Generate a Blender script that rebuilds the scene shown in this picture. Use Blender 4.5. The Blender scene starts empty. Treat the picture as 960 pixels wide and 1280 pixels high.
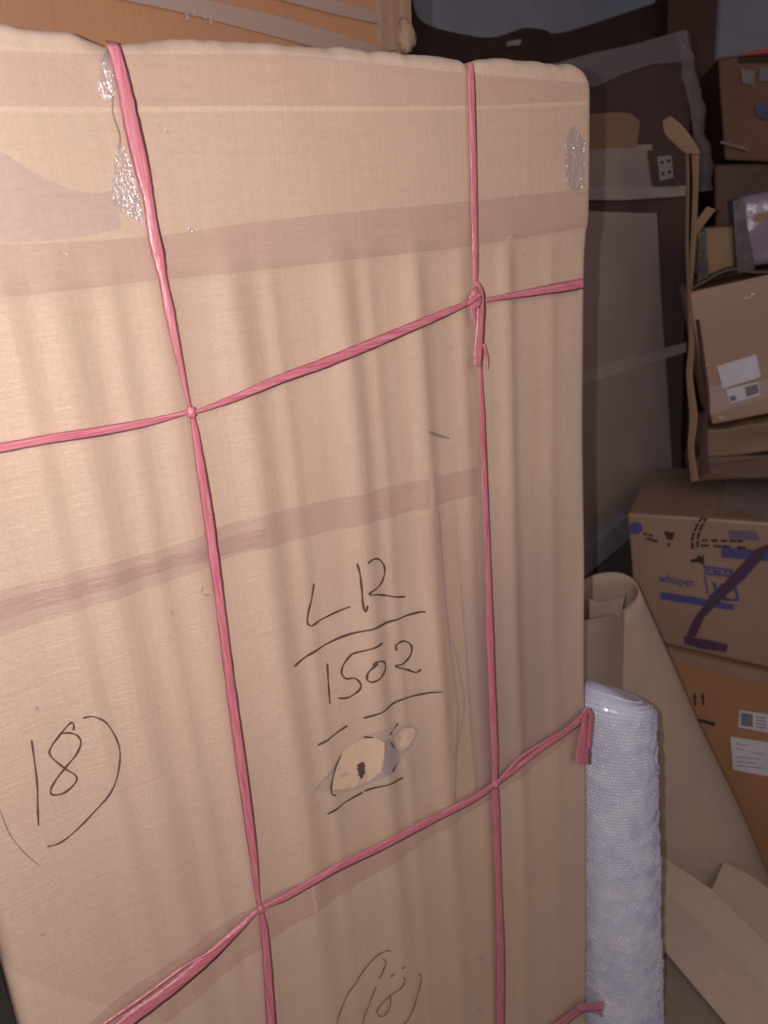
import bpy, bmesh, math, random
from mathutils import Vector, Matrix, noise
random.seed(7)
C = bpy.context.scene.collection
V = Vector

# ------------------------------------------------------------------ camera
F = 985.0                      # focal length in pixels of the 960 x 1280 frame
DIST, EYE = 0.78, 1.70         # distance to the big carton's face, eye height
down = V((240, 2860, F)).normalized()
hor = V((1520, -470, F)); hor = (hor - down * hor.dot(down)).normalized()
nrm = hor.cross(down).normalized()
EX = V((hor.x, nrm.x, -down.x)); EY = V((hor.y, nrm.y, -down.y)); EZ = V((hor.z, nrm.z, -down.z))
CAM = V((0, -DIST, EYE))
cam = bpy.data.cameras.new('camera'); camo = bpy.data.objects.new('camera', cam); C.objects.link(camo)
cam.sensor_fit = 'HORIZONTAL'; cam.sensor_width = 36; cam.lens = F / 960 * 36; cam.clip_start = 0.02
camo.matrix_world = Matrix((( EX.x, -EY.x, -EZ.x, CAM.x), (EX.y, -EY.y, -EZ.y, CAM.y), (EX.z, -EY.z, -EZ.z, CAM.z), (0, 0, 0, 1)))
cam.dof.use_dof = True; cam.dof.focus_distance = 0.95; cam.dof.aperture_fstop = 7.0
bpy.context.scene.camera = camo

# ------------------------------------------------------------------ light
S = bpy.context.scene
S.view_settings.view_transform = 'Standard'; S.view_settings.look = 'None'
S.view_settings.gamma = 1; S.view_settings.use_curve_mapping = False
S.view_settings.exposure = 0.0
w = bpy.data.worlds.new('world'); S.world = w; w.use_nodes = True
w.node_tree.nodes['Background'].inputs[0].default_value = (1.0, 0.80, 0.78, 1)
w.node_tree.nodes['Background'].inputs[1].default_value = 0.16
fl = bpy.data.lights.new('phone_flash', 'POINT'); fl.energy = 24.5; fl.color = (1.0, 0.90, 0.83); fl.shadow_soft_size = 0.004
flo = bpy.data.objects.new('phone_flash', fl); C.objects.link(flo)
flo.location = CAM - EX * 0.050 - EY * 0.012 + EZ * 0.0
# a dim warm fill light, added behind the photographer to soften the falloff
al = bpy.data.lights.new('fill_light', 'AREA'); al.energy = 10.5; al.size = 0.9; al.color = (1.0, 0.70, 0.56)
alo = bpy.data.objects.new('fill_light', al); C.objects.link(alo)
alo.location = (-0.1, -2.2, 2.5)
alo.rotation_euler = (V((0.6, 0, 0.9)) - alo.location).to_track_quat('-Z', 'Y').to_euler()

# ------------------------------------------------------------------ geometry helpers
def ray(px, py): return EX * (px - 480) + EY * (py - 640) + EZ * F
class Plane:
    def __init__(s, p, n): s.p = V(p); s.n = V(n).normalized()
    def at(s, px, py, off=0.0):            # the point of this plane seen at a pixel, off metres towards the viewer
        d = ray(px, py); return CAM + d * ((s.p + s.n * off - CAM).dot(s.n) / d.dot(s.n))
def vplane(px, py, rng, ang, tilt=0.0):
    """upright plane; point at horizontal range rng under the pixel, face running along heading ang (deg from +x)"""
    d = ray(px, py); d = d * (rng / math.hypot(d.x, d.y)); p = CAM + d
    a = math.radians(ang); along = V((math.cos(a), math.sin(a), 0)); n = V((along.y, -along.x, 0))
    if n.dot(d) > 0: n = -n
    n.z = math.tan(math.radians(tilt)); return Plane(p, n)
FRONT = Plane((0, 0, 0), (0, -1, 0))

def new_obj(name, bm, mat, parent=None, smooth=False, recalc=True):
    me = bpy.data.meshes.new(name)
    if recalc: bmesh.ops.recalc_face_normals(bm, faces=bm.faces)
    bm.to_mesh(me); bm.free()
    if mat: me.materials.append(mat)
    if smooth:
        for p in me.polygons: p.use_smooth = True
    o = bpy.data.objects.new(name, me); C.objects.link(o)
    if parent is not None:
        o.parent = parent; o.matrix_parent_inverse = Matrix.Translation(-parent.location)
    return o
def thing(name, label, cat, loc=(0, 0, 0), group=None):
    o = bpy.data.objects.new(name, None); C.objects.link(o); o.location = loc; o.empty_display_size = 0.05
    o['label'] = label; o['category'] = cat
    if group: o['group'] = group
    return o
def tag(o, label, cat, group=None):
    o['label'] = label; o['category'] = cat
    if group: o['group'] = group
    return o
def struct(o): o['kind'] = 'structure'; return o
def lab(o, l): o['label'] = l; return o

def catmull(P, n=6):
    out = []
    for i in range(len(P) - 1):
        a = P[max(i - 1, 0)]; b = P[i]; c = P[i + 1]; d = P[min(i + 2, len(P) - 1)]
        for k in range(n):
            t = k / n
            out.append(tuple(0.5 * (2 * b[j] + (c[j] - a[j]) * t + (2 * a[j] - 5 * b[j] + 4 * c[j] - d[j]) * t * t + (3 * b[j] - a[j] - 3 * c[j] + d[j]) * t ** 3) for j in range(len(b))))
    out.append(tuple(P[-1])); return out

def poly_slab(bm, pts, back):
    """closed slab: outline pts (world) pushed along vector back"""
    a = [bm.verts.new(p) for p in pts]; b = [bm.verts.new(p + back) for p in pts]
    bm.faces.new(a); bm.faces.new(list(reversed(b)))
    n = len(pts)
    for i in range(n): bm.faces.new((a[i], b[i], b[(i + 1) % n], a[(i + 1) % n]))
def slab_obj(name, px, plane, mat, parent, th=0.002, off=0.001, smooth=False):
    bm = bmesh.new(); poly_slab(bm, [plane.at(x, y, off + th) for x, y in px], -plane.n * th)
    return new_obj(name, bm, mat, parent)

def crumple(bm, amp, freq, seed=0):
    for v in bm.verts:
        v.co += noise.noise_vector(v.co * freq + V((seed, seed * 1.7, 0))) * amp
def box_from_quad(q, depth, cuts=5, amp=0.004, freq=5, bevel=0.006, seed=0, taper=0.0):
    """prism with the four front corners q (TL, TR, BR, BL) and the vector depth; soft edges, slightly crumpled faces"""
    bm = bmesh.new()
    poly_slab(bm, q, depth)
    bmesh.ops.recalc_face_normals(bm, faces=bm.faces)
    bmesh.ops.bevel(bm, geom=list(bm.edges), offset=bevel, segments=2, affect='EDGES', profile=0.6)
    bmesh.ops.subdivide_edges(bm, edges=[e for e in bm.edges if e.calc_length() > 0.05], cuts=cuts, use_grid_fill=True)
    bmesh.ops.triangulate(bm, faces=[f for f in bm.faces if len(f.verts) > 4])
    if amp: crumple(bm, amp, freq, seed)
    return bm

# ------------------------------------------------------------------ materials
def nodes(name):
    m = bpy.data.materials.new(name); m.use_nodes = True; nt = m.node_tree
    b = nt.nodes['Principled BSDF']; return m, nt, b
def coords(nt, scale=(1, 1, 1), rot=(0, 0, 0)):
    t = nt.nodes.new('ShaderNodeTexCoord'); mp = nt.nodes.new('ShaderNodeMapping')
    mp.inputs['Scale'].default_value = scale; mp.inputs['Rotation'].default_value = rot
    nt.links.new(t.outputs['Object'], mp.inputs[0]); return mp.outputs[0]
def noise_n(nt, vec, scale, detail=4, rough=0.55, dist=0):
    n = nt.nodes.new('ShaderNodeTexNoise'); n.inputs['Scale'].default_value = scale; n.inputs['Detail'].default_value = detail
    n.inputs['Roughness'].default_value = rough; n.inputs['Distortion'].default_value = dist
    nt.links.new(vec, n.inputs['Vector']); return n.outputs['Fac']
def ramp(nt, fac, stops):
    r = nt.nodes.new('ShaderNodeValToRGB'); r.color_ramp.elements[0].position = stops[0][0]; r.color_ramp.elements[0].color = (*stops[0][1], 1)
    r.color_ramp.elements[1].position = stops[-1][0]; r.color_ramp.elements[1].color = (*stops[-1][1], 1)
    for p, c in stops[1:-1]:
        e = r.color_ramp.elements.new(p); e.color = (*c, 1)
    nt.links.new(fac, r.inputs[0]); return r.outputs[0]
def mix(nt, fac, a, b, mode='MIX'):
    m = nt.nodes.new('ShaderNodeMix'); m.data_type = 'RGBA'; m.blend_type = mode
    for s, val in ((0, fac), (6, a), (7, b)):
        if hasattr(val, 'links'): nt.links.new(val, m.inputs[s])
        elif s == 0: m.inputs[0].default_value = val
        else: m.inputs[s].default_value = (*val, 1)
    return m.outputs[2]
def bump(nt, h, strength, dist, prev=None):
    b = nt.nodes.new('ShaderNodeBump'); b.inputs['Strength'].default_value = strength; b.inputs['Distance'].default_value = dist
    nt.links.new(h, b.inputs['Height'])
    if prev: nt.links.new(prev, b.inputs['Normal'])
    return b.outputs[0]
def sc(c, k): return tuple(min(1, x * k) for x in c)

def cardboard(name, col, vary=0.10, rough=0.55, spec=0.35, bumps=0.25, grime=None, gr_scale=3, gr_amt=0.5, fibre=(60, 60, 4)):
    m, nt, b = nodes(name)
    big = noise_n(nt, coords(nt), 2.6, 3)
    fib = noise_n(nt, coords(nt, fibre), 6, 3)
    speck = noise_n(nt, coords(nt), 420, 2)
    c = ramp(nt, big, [(0.3, sc(col, 1 - vary)), (0.7, sc(col, 1 + vary))])
    c = mix(nt, 0.5, c, ramp(nt, fib, [(0.3, (0.86,) * 3), (0.7, (1.0,) * 3)]), 'MULTIPLY')
    c = mix(nt, 0.5, c, ramp(nt, speck, [(0.35, (0.80,) * 3), (0.6, (1.0,) * 3)]), 'MULTIPLY')
    if grime:
        g = noise_n(nt, coords(nt), gr_scale, 6, 0.65)
        gm = nt.nodes.new('ShaderNodeMapRange'); gm.inputs[1].default_value = 0.42; gm.inputs[2].default_value = 0.66; gm.inputs[4].default_value = gr_amt
        nt.links.new(g, gm.inputs[0]); c = mix(nt, gm.outputs[0], c, grime)
    nt.links.new(c, b.inputs['Base Color'])
    b.inputs['Roughness'].default_value = rough; b.inputs['Specular IOR Level'].default_value = spec
    n1 = bump(nt, noise_n(nt, coords(nt), 9, 5), bumps, 0.006)
    nt.links.new(bump(nt, speck, bumps * 0.5, 0.0006, n1), b.inputs['Normal'])
    return m
def plain(name, col, rough=0.5, spec=0.4, bs=0, bscale=60, bdist=0.002, metallic=0):
    m, nt, b = nodes(name); v = noise_n(nt, coords(nt), 14, 4)
    nt.links.new(ramp(nt, v, [(0.3, sc(col, 0.88)), (0.7, sc(col, 1.1))]), b.inputs['Base Color'])
    b.inputs['Roughness'].default_value = rough; b.inputs['Specular IOR Level'].default_value = spec; b.inputs['Metallic'].default_value = metallic
    if bs: nt.links.new(bump(nt, noise_n(nt, coords(nt), bscale, 4), bs, bdist), b.inputs['Normal'])
    return m
def clear_film(name, tint, gloss=0.06, rough=0.18, haze=0.0, hazecol=(0.8, 0.75, 0.75), wr=(6, 30, 30), rot=(0, 0, 0), wscale=6, bs=0.6, bd=0.003, fading=False):
    """clear or tinted plastic: light passes through, the wrinkles catch glints"""
    m, nt, b = nodes(name); nt.nodes.remove(b); out = nt.nodes['Material Output']
    tr = nt.nodes.new('ShaderNodeBsdfTransparent'); df = nt.nodes.new('ShaderNodeBsdfDiffuse'); gl = nt.nodes.new('ShaderNodeBsdfGlossy')
    v = noise_n(nt, coords(nt, wr, rot), wscale, 4, 0.6, 0.3)
    nt.links.new(ramp(nt, v, [(0.3, sc(tint, 0.97)), (0.6, tint)]), tr.inputs[0])
    df.inputs[0].default_value = (*hazecol, 1); gl.inputs['Roughness'].default_value = rough
    nb = bump(nt, v, bs, bd); nt.links.new(nb, gl.inputs['Normal'])
    a = nt.nodes.new('ShaderNodeMixShader'); a.inputs[0].default_value = haze
    nt.links.new(tr.outputs[0], a.inputs[1]); nt.links.new(df.outputs[0], a.inputs[2])
    c = nt.nodes.new('ShaderNodeMixShader'); c.inputs[0].default_value = gloss
    nt.links.new(a.outputs[0], c.inputs[1]); nt.links.new(gl.outputs[0], c.inputs[2])
    if fading:      # the film thins out towards its edges
        at = nt.nodes.new('ShaderNodeAttribute'); at.attribute_name = 'fade'; t2 = nt.nodes.new('ShaderNodeBsdfTransparent')
        e = nt.nodes.new('ShaderNodeMixShader'); nt.links.new(at.outputs['Fac'], e.inputs[0]); nt.links.new(t2.outputs[0], e.inputs[1]); nt.links.new(c.outputs[0], e.inputs[2]); c = e
    nt.links.new(c.outputs[0], out.inputs[0]); return m

KRAFT = (0.72, 0.57, 0.455)
def big_carton_mat():
    m, nt, b = nodes('big_carton_kraft')
    col = KRAFT
    big = noise_n(nt, coords(nt), 2.2, 3)
    c = ramp(nt, big, [(0.3, sc(col, 0.95)), (0.7, sc(col, 1.05))])
    fib = noise_n(nt, coords(nt, (90, 1, 2.2)), 3, 3)
    c = mix(nt, 0.5, c, ramp(nt, fib, [(0.3, (0.89, 0.87, 0.85)), (0.65, (1, 1, 1))]), 'MULTIPLY')
    cross = noise_n(nt, coords(nt, (1.4, 1, 70)), 3, 2)
    c = mix(nt, 0.28, c, ramp(nt, cross, [(0.28, (0.86, 0.83, 0.80)), (0.45, (1, 1, 1))]), 'MULTIPLY')
    speck = noise_n(nt, coords(nt), 500, 2)
    c = mix(nt, 0.5, c, ramp(nt, speck, [(0.3, (0.78,) * 3), (0.55, (1.0,) * 3)]), 'MULTIPLY')
    # pale scuffed paper along the crushed top edge
    geo = nt.nodes.new('ShaderNodeTexCoord'); sp = nt.nodes.new('ShaderNodeSeparateXYZ'); nt.links.new(geo.outputs['Object'], sp.inputs[0])
    at = nt.nodes.new('ShaderNodeAttribute'); at.attribute_name = 'edge'
    ad = nt.nodes.new('ShaderNodeMath'); ad.operation = 'MULTIPLY_ADD'; ad.inputs[1].default_value = 0.7
    nt.links.new(noise_n(nt, coords(nt, (6, 6, 30)), 5, 4), ad.inputs[0]); nt.links.new(at.outputs['Fac'], ad.inputs[2])
    mr = nt.nodes.new('ShaderNodeMapRange'); mr.inputs[1].default_value = 0.85; mr.inputs[2].default_value = 1.25; mr.inputs[4].default_value = 0.5
    nt.links.new(ad.outputs[0], mr.inputs[0])
    c = mix(nt, mr.outputs[0], c, (0.70, 0.61, 0.55))
    nt.links.new(c, b.inputs['Base Color'])
    b.inputs['Roughness'].default_value = 0.6; b.inputs['Specular IOR Level'].default_value = 0.25
    n1 = bump(nt, noise_n(nt, coords(nt, (3, 3, 1.2)), 5, 4), 0.35, 0.006)
    n1 = bump(nt, fib, 0.25, 0.0012, n1); n1 = bump(nt, cross, 0.14, 0.0012, n1)
    nt.links.new(bump(nt, speck, 0.12, 0.0005, n1), b.inputs['Normal'])
    return m
M = {}
M['big'] = big_carton_mat()
M['bare'] = cardboard('bare_kraft', (0.78, 0.60, 0.45), 0.04, 0.7, 0.2, 0.1)
M['tape'] = clear_film('brown_packing_tape', (0.985, 0.955, 0.965), 0.03, 0.35, 0.16, (0.76, 0.59, 0.54), (3, 3, 40), (0, 0, 0), 5, 0.5, 0.002)
M['tape_d'] = clear_film('brown_packing_tape_slanted', (0.985, 0.955, 0.965), 0.03, 0.35, 0.14, (0.74, 0.57, 0.53), (4, 4, 50), (0, math.radians(-14), 0), 5, 0.5, 0.002)
M['film'] = clear_film('stretch_film', (1.0, 0.985, 0.985), 0.06, 0.42, 0.05, (0.85, 0.74, 0.74), (8, 8, 90), (0, math.radians(16), 0), 3.5, 0.8, 0.004)
M['film_grey'] = clear_film('layered_stretch_film', (0.985, 0.98, 0.995), 0.04, 0.3, 0.22, (0.74, 0.65, 0.67), (8, 8, 80), (0, math.radians(20), 0), 5, 0.8, 0.004)
M['film_fade'] = clear_film('stretch_film_layers', (0.95, 0.94, 0.965), 0.04, 0.3, 0.18, (0.60, 0.50, 0.52), (8, 8, 80), (0, math.radians(20), 0), 5, 0.8, 0.004, True)
M['film_pale'] = clear_film('pale_tape_layers', (1.0, 0.99, 0.98), 0.04, 0.3, 0.16, (0.82, 0.64, 0.55), (80, 8, 8), (0, 0, 0), 3, 0.8, 0.004, True)
M['film_torn'] = clear_film('torn_film', (0.97, 0.97, 1.0), 0.22, 0.16, 0.30, (0.85, 0.79, 0.84), (60, 60, 20), (0, 0.5, 0), 2.2, 1.0, 0.006)
M['ink'] = plain('marker_ink', (0.13, 0.085, 0.07), 0.6, 0.2)
M['ink_faint'] = plain('faint_marker_ink', (0.26, 0.17, 0.135), 0.6, 0.2)
def twine_mat(name, col, spec):
    m, nt, b = nodes(name)
    v = noise_n(nt, coords(nt, (260, 260, 8)), 3, 3)
    nt.links.new(ramp(nt, v, [(0.32, sc(col, 0.78)), (0.70, tuple(x + (1 - x) * 0.24 for x in col))]), b.inputs['Base Color'])
    b.inputs['Roughness'].default_value = 0.28; b.inputs['Specular IOR Level'].default_value = spec
    nt.links.new(bump(nt, v, 0.55, 0.0012), b.inputs['Normal']); return m
M['twine'] = twine_mat('pink_plastic_twine', (0.72, 0.15, 0.25), 0.75)
M['twine_h'] = M['twine'].copy(); M['twine_h'].name = 'pink_twine_crosswise'
for n in M['twine_h'].node_tree.nodes:
    if n.type == 'MAPPING': n.inputs['Scale'].default_value = (8, 260, 260)
M['white'] = plain('white_paper', (0.62, 0.64, 0.74), 0.6, 0.3)
M['greyprint'] = plain('grey_print', (0.20, 0.20, 0.24), 0.6)
M['blue'] = plain('blue_print', (0.075, 0.075, 0.26), 0.6)
M['fadedblue'] = plain('faded_blue_print', (0.16, 0.12, 0.20), 0.6)
M['darkprint'] = plain('dark_brown_print', (0.045, 0.026, 0.02), 0.7)
M['purpletape'] = plain('violet_tape', (0.085, 0.045, 0.10), 0.35, 0.5, 0.3)

# ================================================================== THE BIG CARTON
DEPTH = 0.42
top_px = [(-90, 14), (-40, 18), (0, 23), (45, 28), (90, 36), (118, 45), (137, 53), (152, 49), (180, 45), (230, 43), (300, 46), (380, 51), (440, 57), (500, 61), (550, 66), (578, 71), (588, 79), (598, 71), (640, 70), (690, 74), (722, 77), (731, 82), (740, 90)]
top_w = [FRONT.at(x, y) for x, y in top_px]
right_px = [(740, 60), (741, 110), (740, 200), (739, 280), (738, 350), (737, 450), (736, 560), (737, 700), (736, 840), (737, 950), (737, 1100), (736, 1280), (735, 1400)]
right_w = [FRONT.at(x, y) for x, y in right_px]
left_px = [(-110, 760), (-90, 850), (-60, 960), (-34, 1060), (-9, 1150), (4, 1200), (10, 1228), (18, 1258), (29, 1300), (60, 1420)]
left_w = [FRONT.at(x, y) for x, y in left_px]
def lerp_tab(tab, k):
    if k <= tab[0][0]: return tab[0][1]
    for (a, b), (c, d) in zip(tab, tab[1:]):
        if k <= c: return b + (d - b) * (k - a) / (c - a)
    return tab[-1][1]
ZT = sorted((p.x, p.z) for p in top_w); XR = sorted((p.z, p.x) for p in right_w); XL = sorted((p.z, p.x) for p in left_w)
xleft_top = left_w[0].x
ridges = [(FRONT.at(px, 450).x, s, a) for px, s, a in
          ((20, 0.016, 1.0), (82, 0.022, 1.2), (150, 0.012, 0.6), (205, 0.018, 1.0), (300, 0.020, 1.3), (350, 0.010, 0.5), (433, 0.020, 1.4), (470, 0.010, 0.5), (525, 0.016, 1.2), (580, 0.012, 0.6), (636, 0.014, 1.0), (690, 0.014, 0.4))]
Z_HI, Z_LO = FRONT.at(367, 330).z, FRONT.at(400, 1160).z
FLAP = [(FRONT.at(a, b).x, FRONT.at(a, b).z) for a, b in ((-90, 384), (0, 372), (200, 351), (400, 328), (600, 304), (734, 284))]
def relief(x, z):
    """height of the corrugated bulges of the face, positive towards the viewer"""
    f = 1 / (1 + math.exp(-(Z_HI - z) / 0.012)) * (0.35 + 0.65 / (1 + math.exp(-(z - Z_LO) / 0.10)))
    sway = 0.006 * noise.noise(V((x * 3, 0, z * 2.2)))
    h = (sum(a * math.exp(-((x + sway - c) / s) ** 2) for c, s, a in ridges) - 0.7) * 0.0062 * f
    h += 0.0022 / (1 + math.exp(-min(50, max(-50, (z - lerp_tab(FLAP, x)) / 0.0012))))      # the flap ends in a step above the flutes
    h += 0.0028 * noise.noise(V((x * 4.5, 3.1, z * 3.0)))
    h += 0.0012 * noise.noise(V((x * 14, 7.7, z * 6.0)))
    # dents where the flap edge and the tape cross the face
    return h
def surf(p, off=0.0):
    """a point given on the face plane, put on the real face"""
    return V((p.x, -relief(p.x, p.z) - off, p.z))

def build_big_carton():
    t = thing('tall_carton', 'huge upright brown carton bound with pink twine, filling the left of the view', 'carton', (0.44, DEPTH / 2, 0))
    NX, NZ = 210, 300
    bm = bmesh.new(); layer = bm.verts.layers.float.new('edge'); grid = []
    R = 0.014; RT = 0.022
    for j in range(NZ + 1):
        v = j / NZ; v = 1 - (1 - v) ** 1.25
        row = []
        for i in range(NX + 1):
            u = i / NX
            if u < 0.06: u = 0.06 * (u / 0.06) ** 1.5
            if u > 0.94: u = 1 - 0.06 * ((1 - u) / 0.06) ** 1.5
            zg = v * 1.9
            xl = lerp_tab(XL, zg); xr = lerp_tab(XR, zg); x = xl + (xr - xl) * u
            zt = lerp_tab(ZT, x) + 0.0035 * noise.noise(V((x * 22, 0, 0))) + 0.0015 * noise.noise(V((x * 60, 0, 0))); z = zt * v
            y = -relief(x, z) - 0.006 * max(0, 1 - (zt - z) / 0.014) * noise.noise(V((x * 25, z * 40, 5)))
            for dd, r in ((x - xl, R), (xr - x, R), (zt - z, RT)):
                if dd < r: y += r * (1 - math.sqrt(max(0, 1 - (1 - dd / r) ** 2)))
            vt = bm.verts.new((x, y, z)); vt[layer] = max(0, 1 - (zt - z) / 0.035); row.append(vt)
        grid.append(row)
    for j in range(NZ):
        for i in range(NX): bm.faces.new((grid[j][i], grid[j][i + 1], grid[j + 1][i + 1], grid[j + 1][i]))
    ring = grid[0][:] + [grid[j][NX] for j in range(1, NZ + 1)] + grid[NZ][NX - 1::-1] + [grid[j][0] for j in range(NZ - 1, 0, -1)]
    back = []
    for v in ring:
        b = bm.verts.new((v.co.x, DEPTH, min(v.co.z, 1.9))); b[layer] = v[layer] * 0.6; back.append(b)
    n = len(ring)
    for i in range(n): bm.faces.new((ring[i], back[i], back[(i + 1) % n], ring[(i + 1) % n]))
    bm.faces.new(back)
    new_obj('carton_body', bm, M['big'], t, smooth=True)

    # ---- strips that follow the face: two pixel polylines (upper and lower edge)
    def strip(name, up, lo, mat, off, n=60, m=6, fade=(0, 0, 0, 0)):
        U = catmull(up, 8); L = catmull(lo, 8)
        def samp(P, t):
            k = t * (len(P) - 1); i = min(int(k), len(P) - 2); f = k - i
            return (P[i][0] * (1 - f) + P[i + 1][0] * f, P[i][1] * (1 - f) + P[i + 1][1] * f)
        bm = bmesh.new(); g = []; fl_ = bm.verts.layers.float.new('fade')
        for a in range(n + 1):
            x0, y0 = samp(U, a / n); x1, y1 = samp(L, a / n); r = []
            for b in range(m + 1):
                s = b / m; p = surf(FRONT.at(x0 * (1 - s) + x1 * s, y0 * (1 - s) + y1 * s), off)
                xr = lerp_tab(XR, p.z) - p.x; xl = p.x - lerp_tab(XL, p.z); zt = lerp_tab(ZT, p.x) - p.z
                for dd, rr in ((xr, 0.014), (xl, 0.014), (zt, 0.022)):
                    if dd < rr: p.y += rr * (1 - math.sqrt(max(0, 1 - (1 - max(dd, 0) / rr) ** 2)))
                vv = bm.verts.new(p); q = 1.0
                for amt, dd in zip(fade, (a / n, 1 - a / n, b / m, 1 - b / m)):
                    if amt: q *= min(1, dd / amt)
                vv[fl_] = q; r.append(vv)
            g.append(r)
        for a in range(n):
            for b in range(m): bm.faces.new((g[a][b], g[a + 1][b], g[a + 1][b + 1], g[a][b + 1]))
        return new_obj(name, bm, mat, t, smooth=True)
    strip('packing_tape', [(-60, 62), (60, 66), (140, 68), (260, 68), (370, 70), (500, 84), (620, 96), (734, 104)],
          [(-60, 133), (60, 134), (140, 134), (260, 133), (370, 133), (500, 134), (620, 132), (734, 126)], M['tape'], 0.0010)
    strip('packing_tape', [(-60, 306), (60, 304), (200, 294), (330, 276), (470, 262), (600, 250), (734, 236)],
          [(-60, 378), (60, 366), (200, 350), (330, 337), (470, 321), (600, 306), (734, 283)], M['tape'], 0.0010)
    strip('packing_tape', [(-60, 752), (0, 740), (100, 712), (200, 688), (300, 652), (400, 628), (500, 606), (600, 584)],
          [(-60, 812), (0, 797), (100, 762), (200, 732), (300, 694), (400, 668), (500, 644), (600, 618)], M['tape_d'], 0.0011)
    strip('packing_tape', [(-60, 766), (0, 752), (100, 726), (200, 700), (300, 668), (330, 660)],
          [(-60, 790), (0, 778), (100, 746), (200, 716), (300, 690), (330, 682)], M['tape_d'], 0.0016)
    strip('packing_tape', [(90, 1300), (180, 1226), (320, 1130), (470, 1060), (612, 975), (680, 924), (730, 884)],
          [(170, 1310), (240, 1252), (330, 1182), (480, 1086), (612, 1000), (680, 950), (730, 912)], M['tape_d'], 0.0012)
    strip('packing_tape', [(520, 632), (526, 720), (540, 800), (552, 880), (565, 960), (566, 1000)],
          [(572, 622), (577, 720), (584, 800), (590, 880), (598, 960), (600, 990)], M['film_pale'], 0.0012, 50, 8, (0.1, 0.25, 0.3, 0))
    # greyer, doubled film on the right side of the face and across the left top
    strip('film_overlap', [(569, 630), (640, 590), (700, 560), (733, 552)], [(594, 990), (650, 960), (700, 925), (731, 905)], M['film_fade'], 0.0016, 50, 50, (0, 0.5, 0.45, 0))
    strip('film_overlap', [(-60, 165), (0, 190), (40, 216), (85, 236), (120, 242), (142, 236)],
          [(-60, 305), (0, 303), (40, 302), (85, 298), (120, 292), (150, 286)], M['film_grey'], 0.0014, 30, 10)
    strip('film_overlap', [(122, 74), (128, 68), (136, 60), (142, 60)], [(122, 118), (128, 126), (136, 126), (142, 120)], M['film_torn'], 0.0020, 12, 8)
    strip('torn_film', [(139, 232), (143, 190), (150, 178), (160, 200), (172, 240)], [(140, 252), (146, 262), (155, 268), (168, 275), (178, 278)], M['film_torn'], 0.0022, 20, 14)
    lab(strip('film_tear', [(141, 110), (139, 140), (148, 172), (143, 200)], [(142.5, 110), (140.5, 140), (150, 172), (144.5, 200)], M['ink_faint'], 0.0018, 30, 1), 'thin grey tear line in the film')
    strip('torn_film', [(702, 180), (712, 158), (722, 168), (728, 176)], [(704, 230), (712, 238), (720, 238), (728, 234)], M['film_torn'], 0.0020, 16, 10)
    # folded film edges right of the writing
    for up, wdt in (([(546, 640), (552, 720), (560, 800), (568, 860), (572, 900), (568, 960), (566, 1010)], 3.0),
                    ([(564, 800), (572, 830), (580, 880), (574, 920), (566, 950)], 2.2), ([(534, 610), (545, 588)], 1.6)):
        strip('film_fold', up, [(x + wdt, y) for x, y in up], M['film_torn'], 0.0026, 40, 2)
    strip('stretch_film', [(-60, 140), (100, 142), (300, 140), (500, 140), (732, 132)],
          [(-30, 1190), (100, 1250), (300, 1290), (500, 1300), (729, 1300)], M['film'], 0.0032, 80, 120)
    # the hole torn in the film, bare cardboard inside it
    def z5(P): return [(360 + x / 3.2, 840 + y / 3.2) for x, y in P]
    def patch(name, pts, mat, off, l=None):
        bm = bmesh.new(); cs = [surf(FRONT.at(x, y), off) for x, y in pts]
        c = sum(cs, V()) / len(cs); K = 5
        prev = None; rings = []
        for k in range(1, K + 1): rings.append([bm.verts.new(surf(c.lerp(p, k / K), off)) for p in cs])
        cv = bm.verts.new(surf(c, off)); n = len(cs)
        for i in range(n): bm.faces.new((cv, rings[0][i], rings[0][(i + 1) % n]))
        for k in range(K - 1):
            for i in range(n): bm.faces.new((rings[k][i], rings[k + 1][i], rings[k + 1][(i + 1) % n], rings[k][(i + 1) % n]))
        o = new_obj(name, bm, mat, t, smooth=True)
        if l: lab(o, l)
        return o
    patch('film_haze', z5([(100, 465), (150, 420), (195, 350), (260, 280), (330, 240), (400, 215), (480, 205), (530, 235), (500, 290), (440, 350), (400, 400), (330, 445), (250, 475), (180, 490)]), M['film_grey'], 0.0036)
    patch('bare_patch', z5([(168, 468), (178, 400), (200, 345), (230, 305), (280, 272), (340, 256), (374, 275), (372, 330), (362, 390), (330, 430), (290, 452), (240, 468)]), M['bare'], 0.0040, 'bare cardboard seen through a hole in the film')
    patch('bare_patch', z5([(418, 262), (455, 225), (500, 222), (515, 245), (480, 290), (448, 315), (430, 300)]), M['bare'], 0.0040, 'small bare cardboard patch beside the torn film')
    patch('torn_film', z5([(370, 262), (395, 250), (420, 275), (438, 315), (446, 350), (430, 385), (395, 402), (368, 398), (374, 330)]), M['film_torn'], 0.0046, 'shiny torn flap of clear film')
    strip('film_crease', z5([(100, 462), (150, 410), (200, 352)]), z5([(106, 466), (156, 416), (204, 358)]), M['film_torn'], 0.0046, 12, 1)
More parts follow.
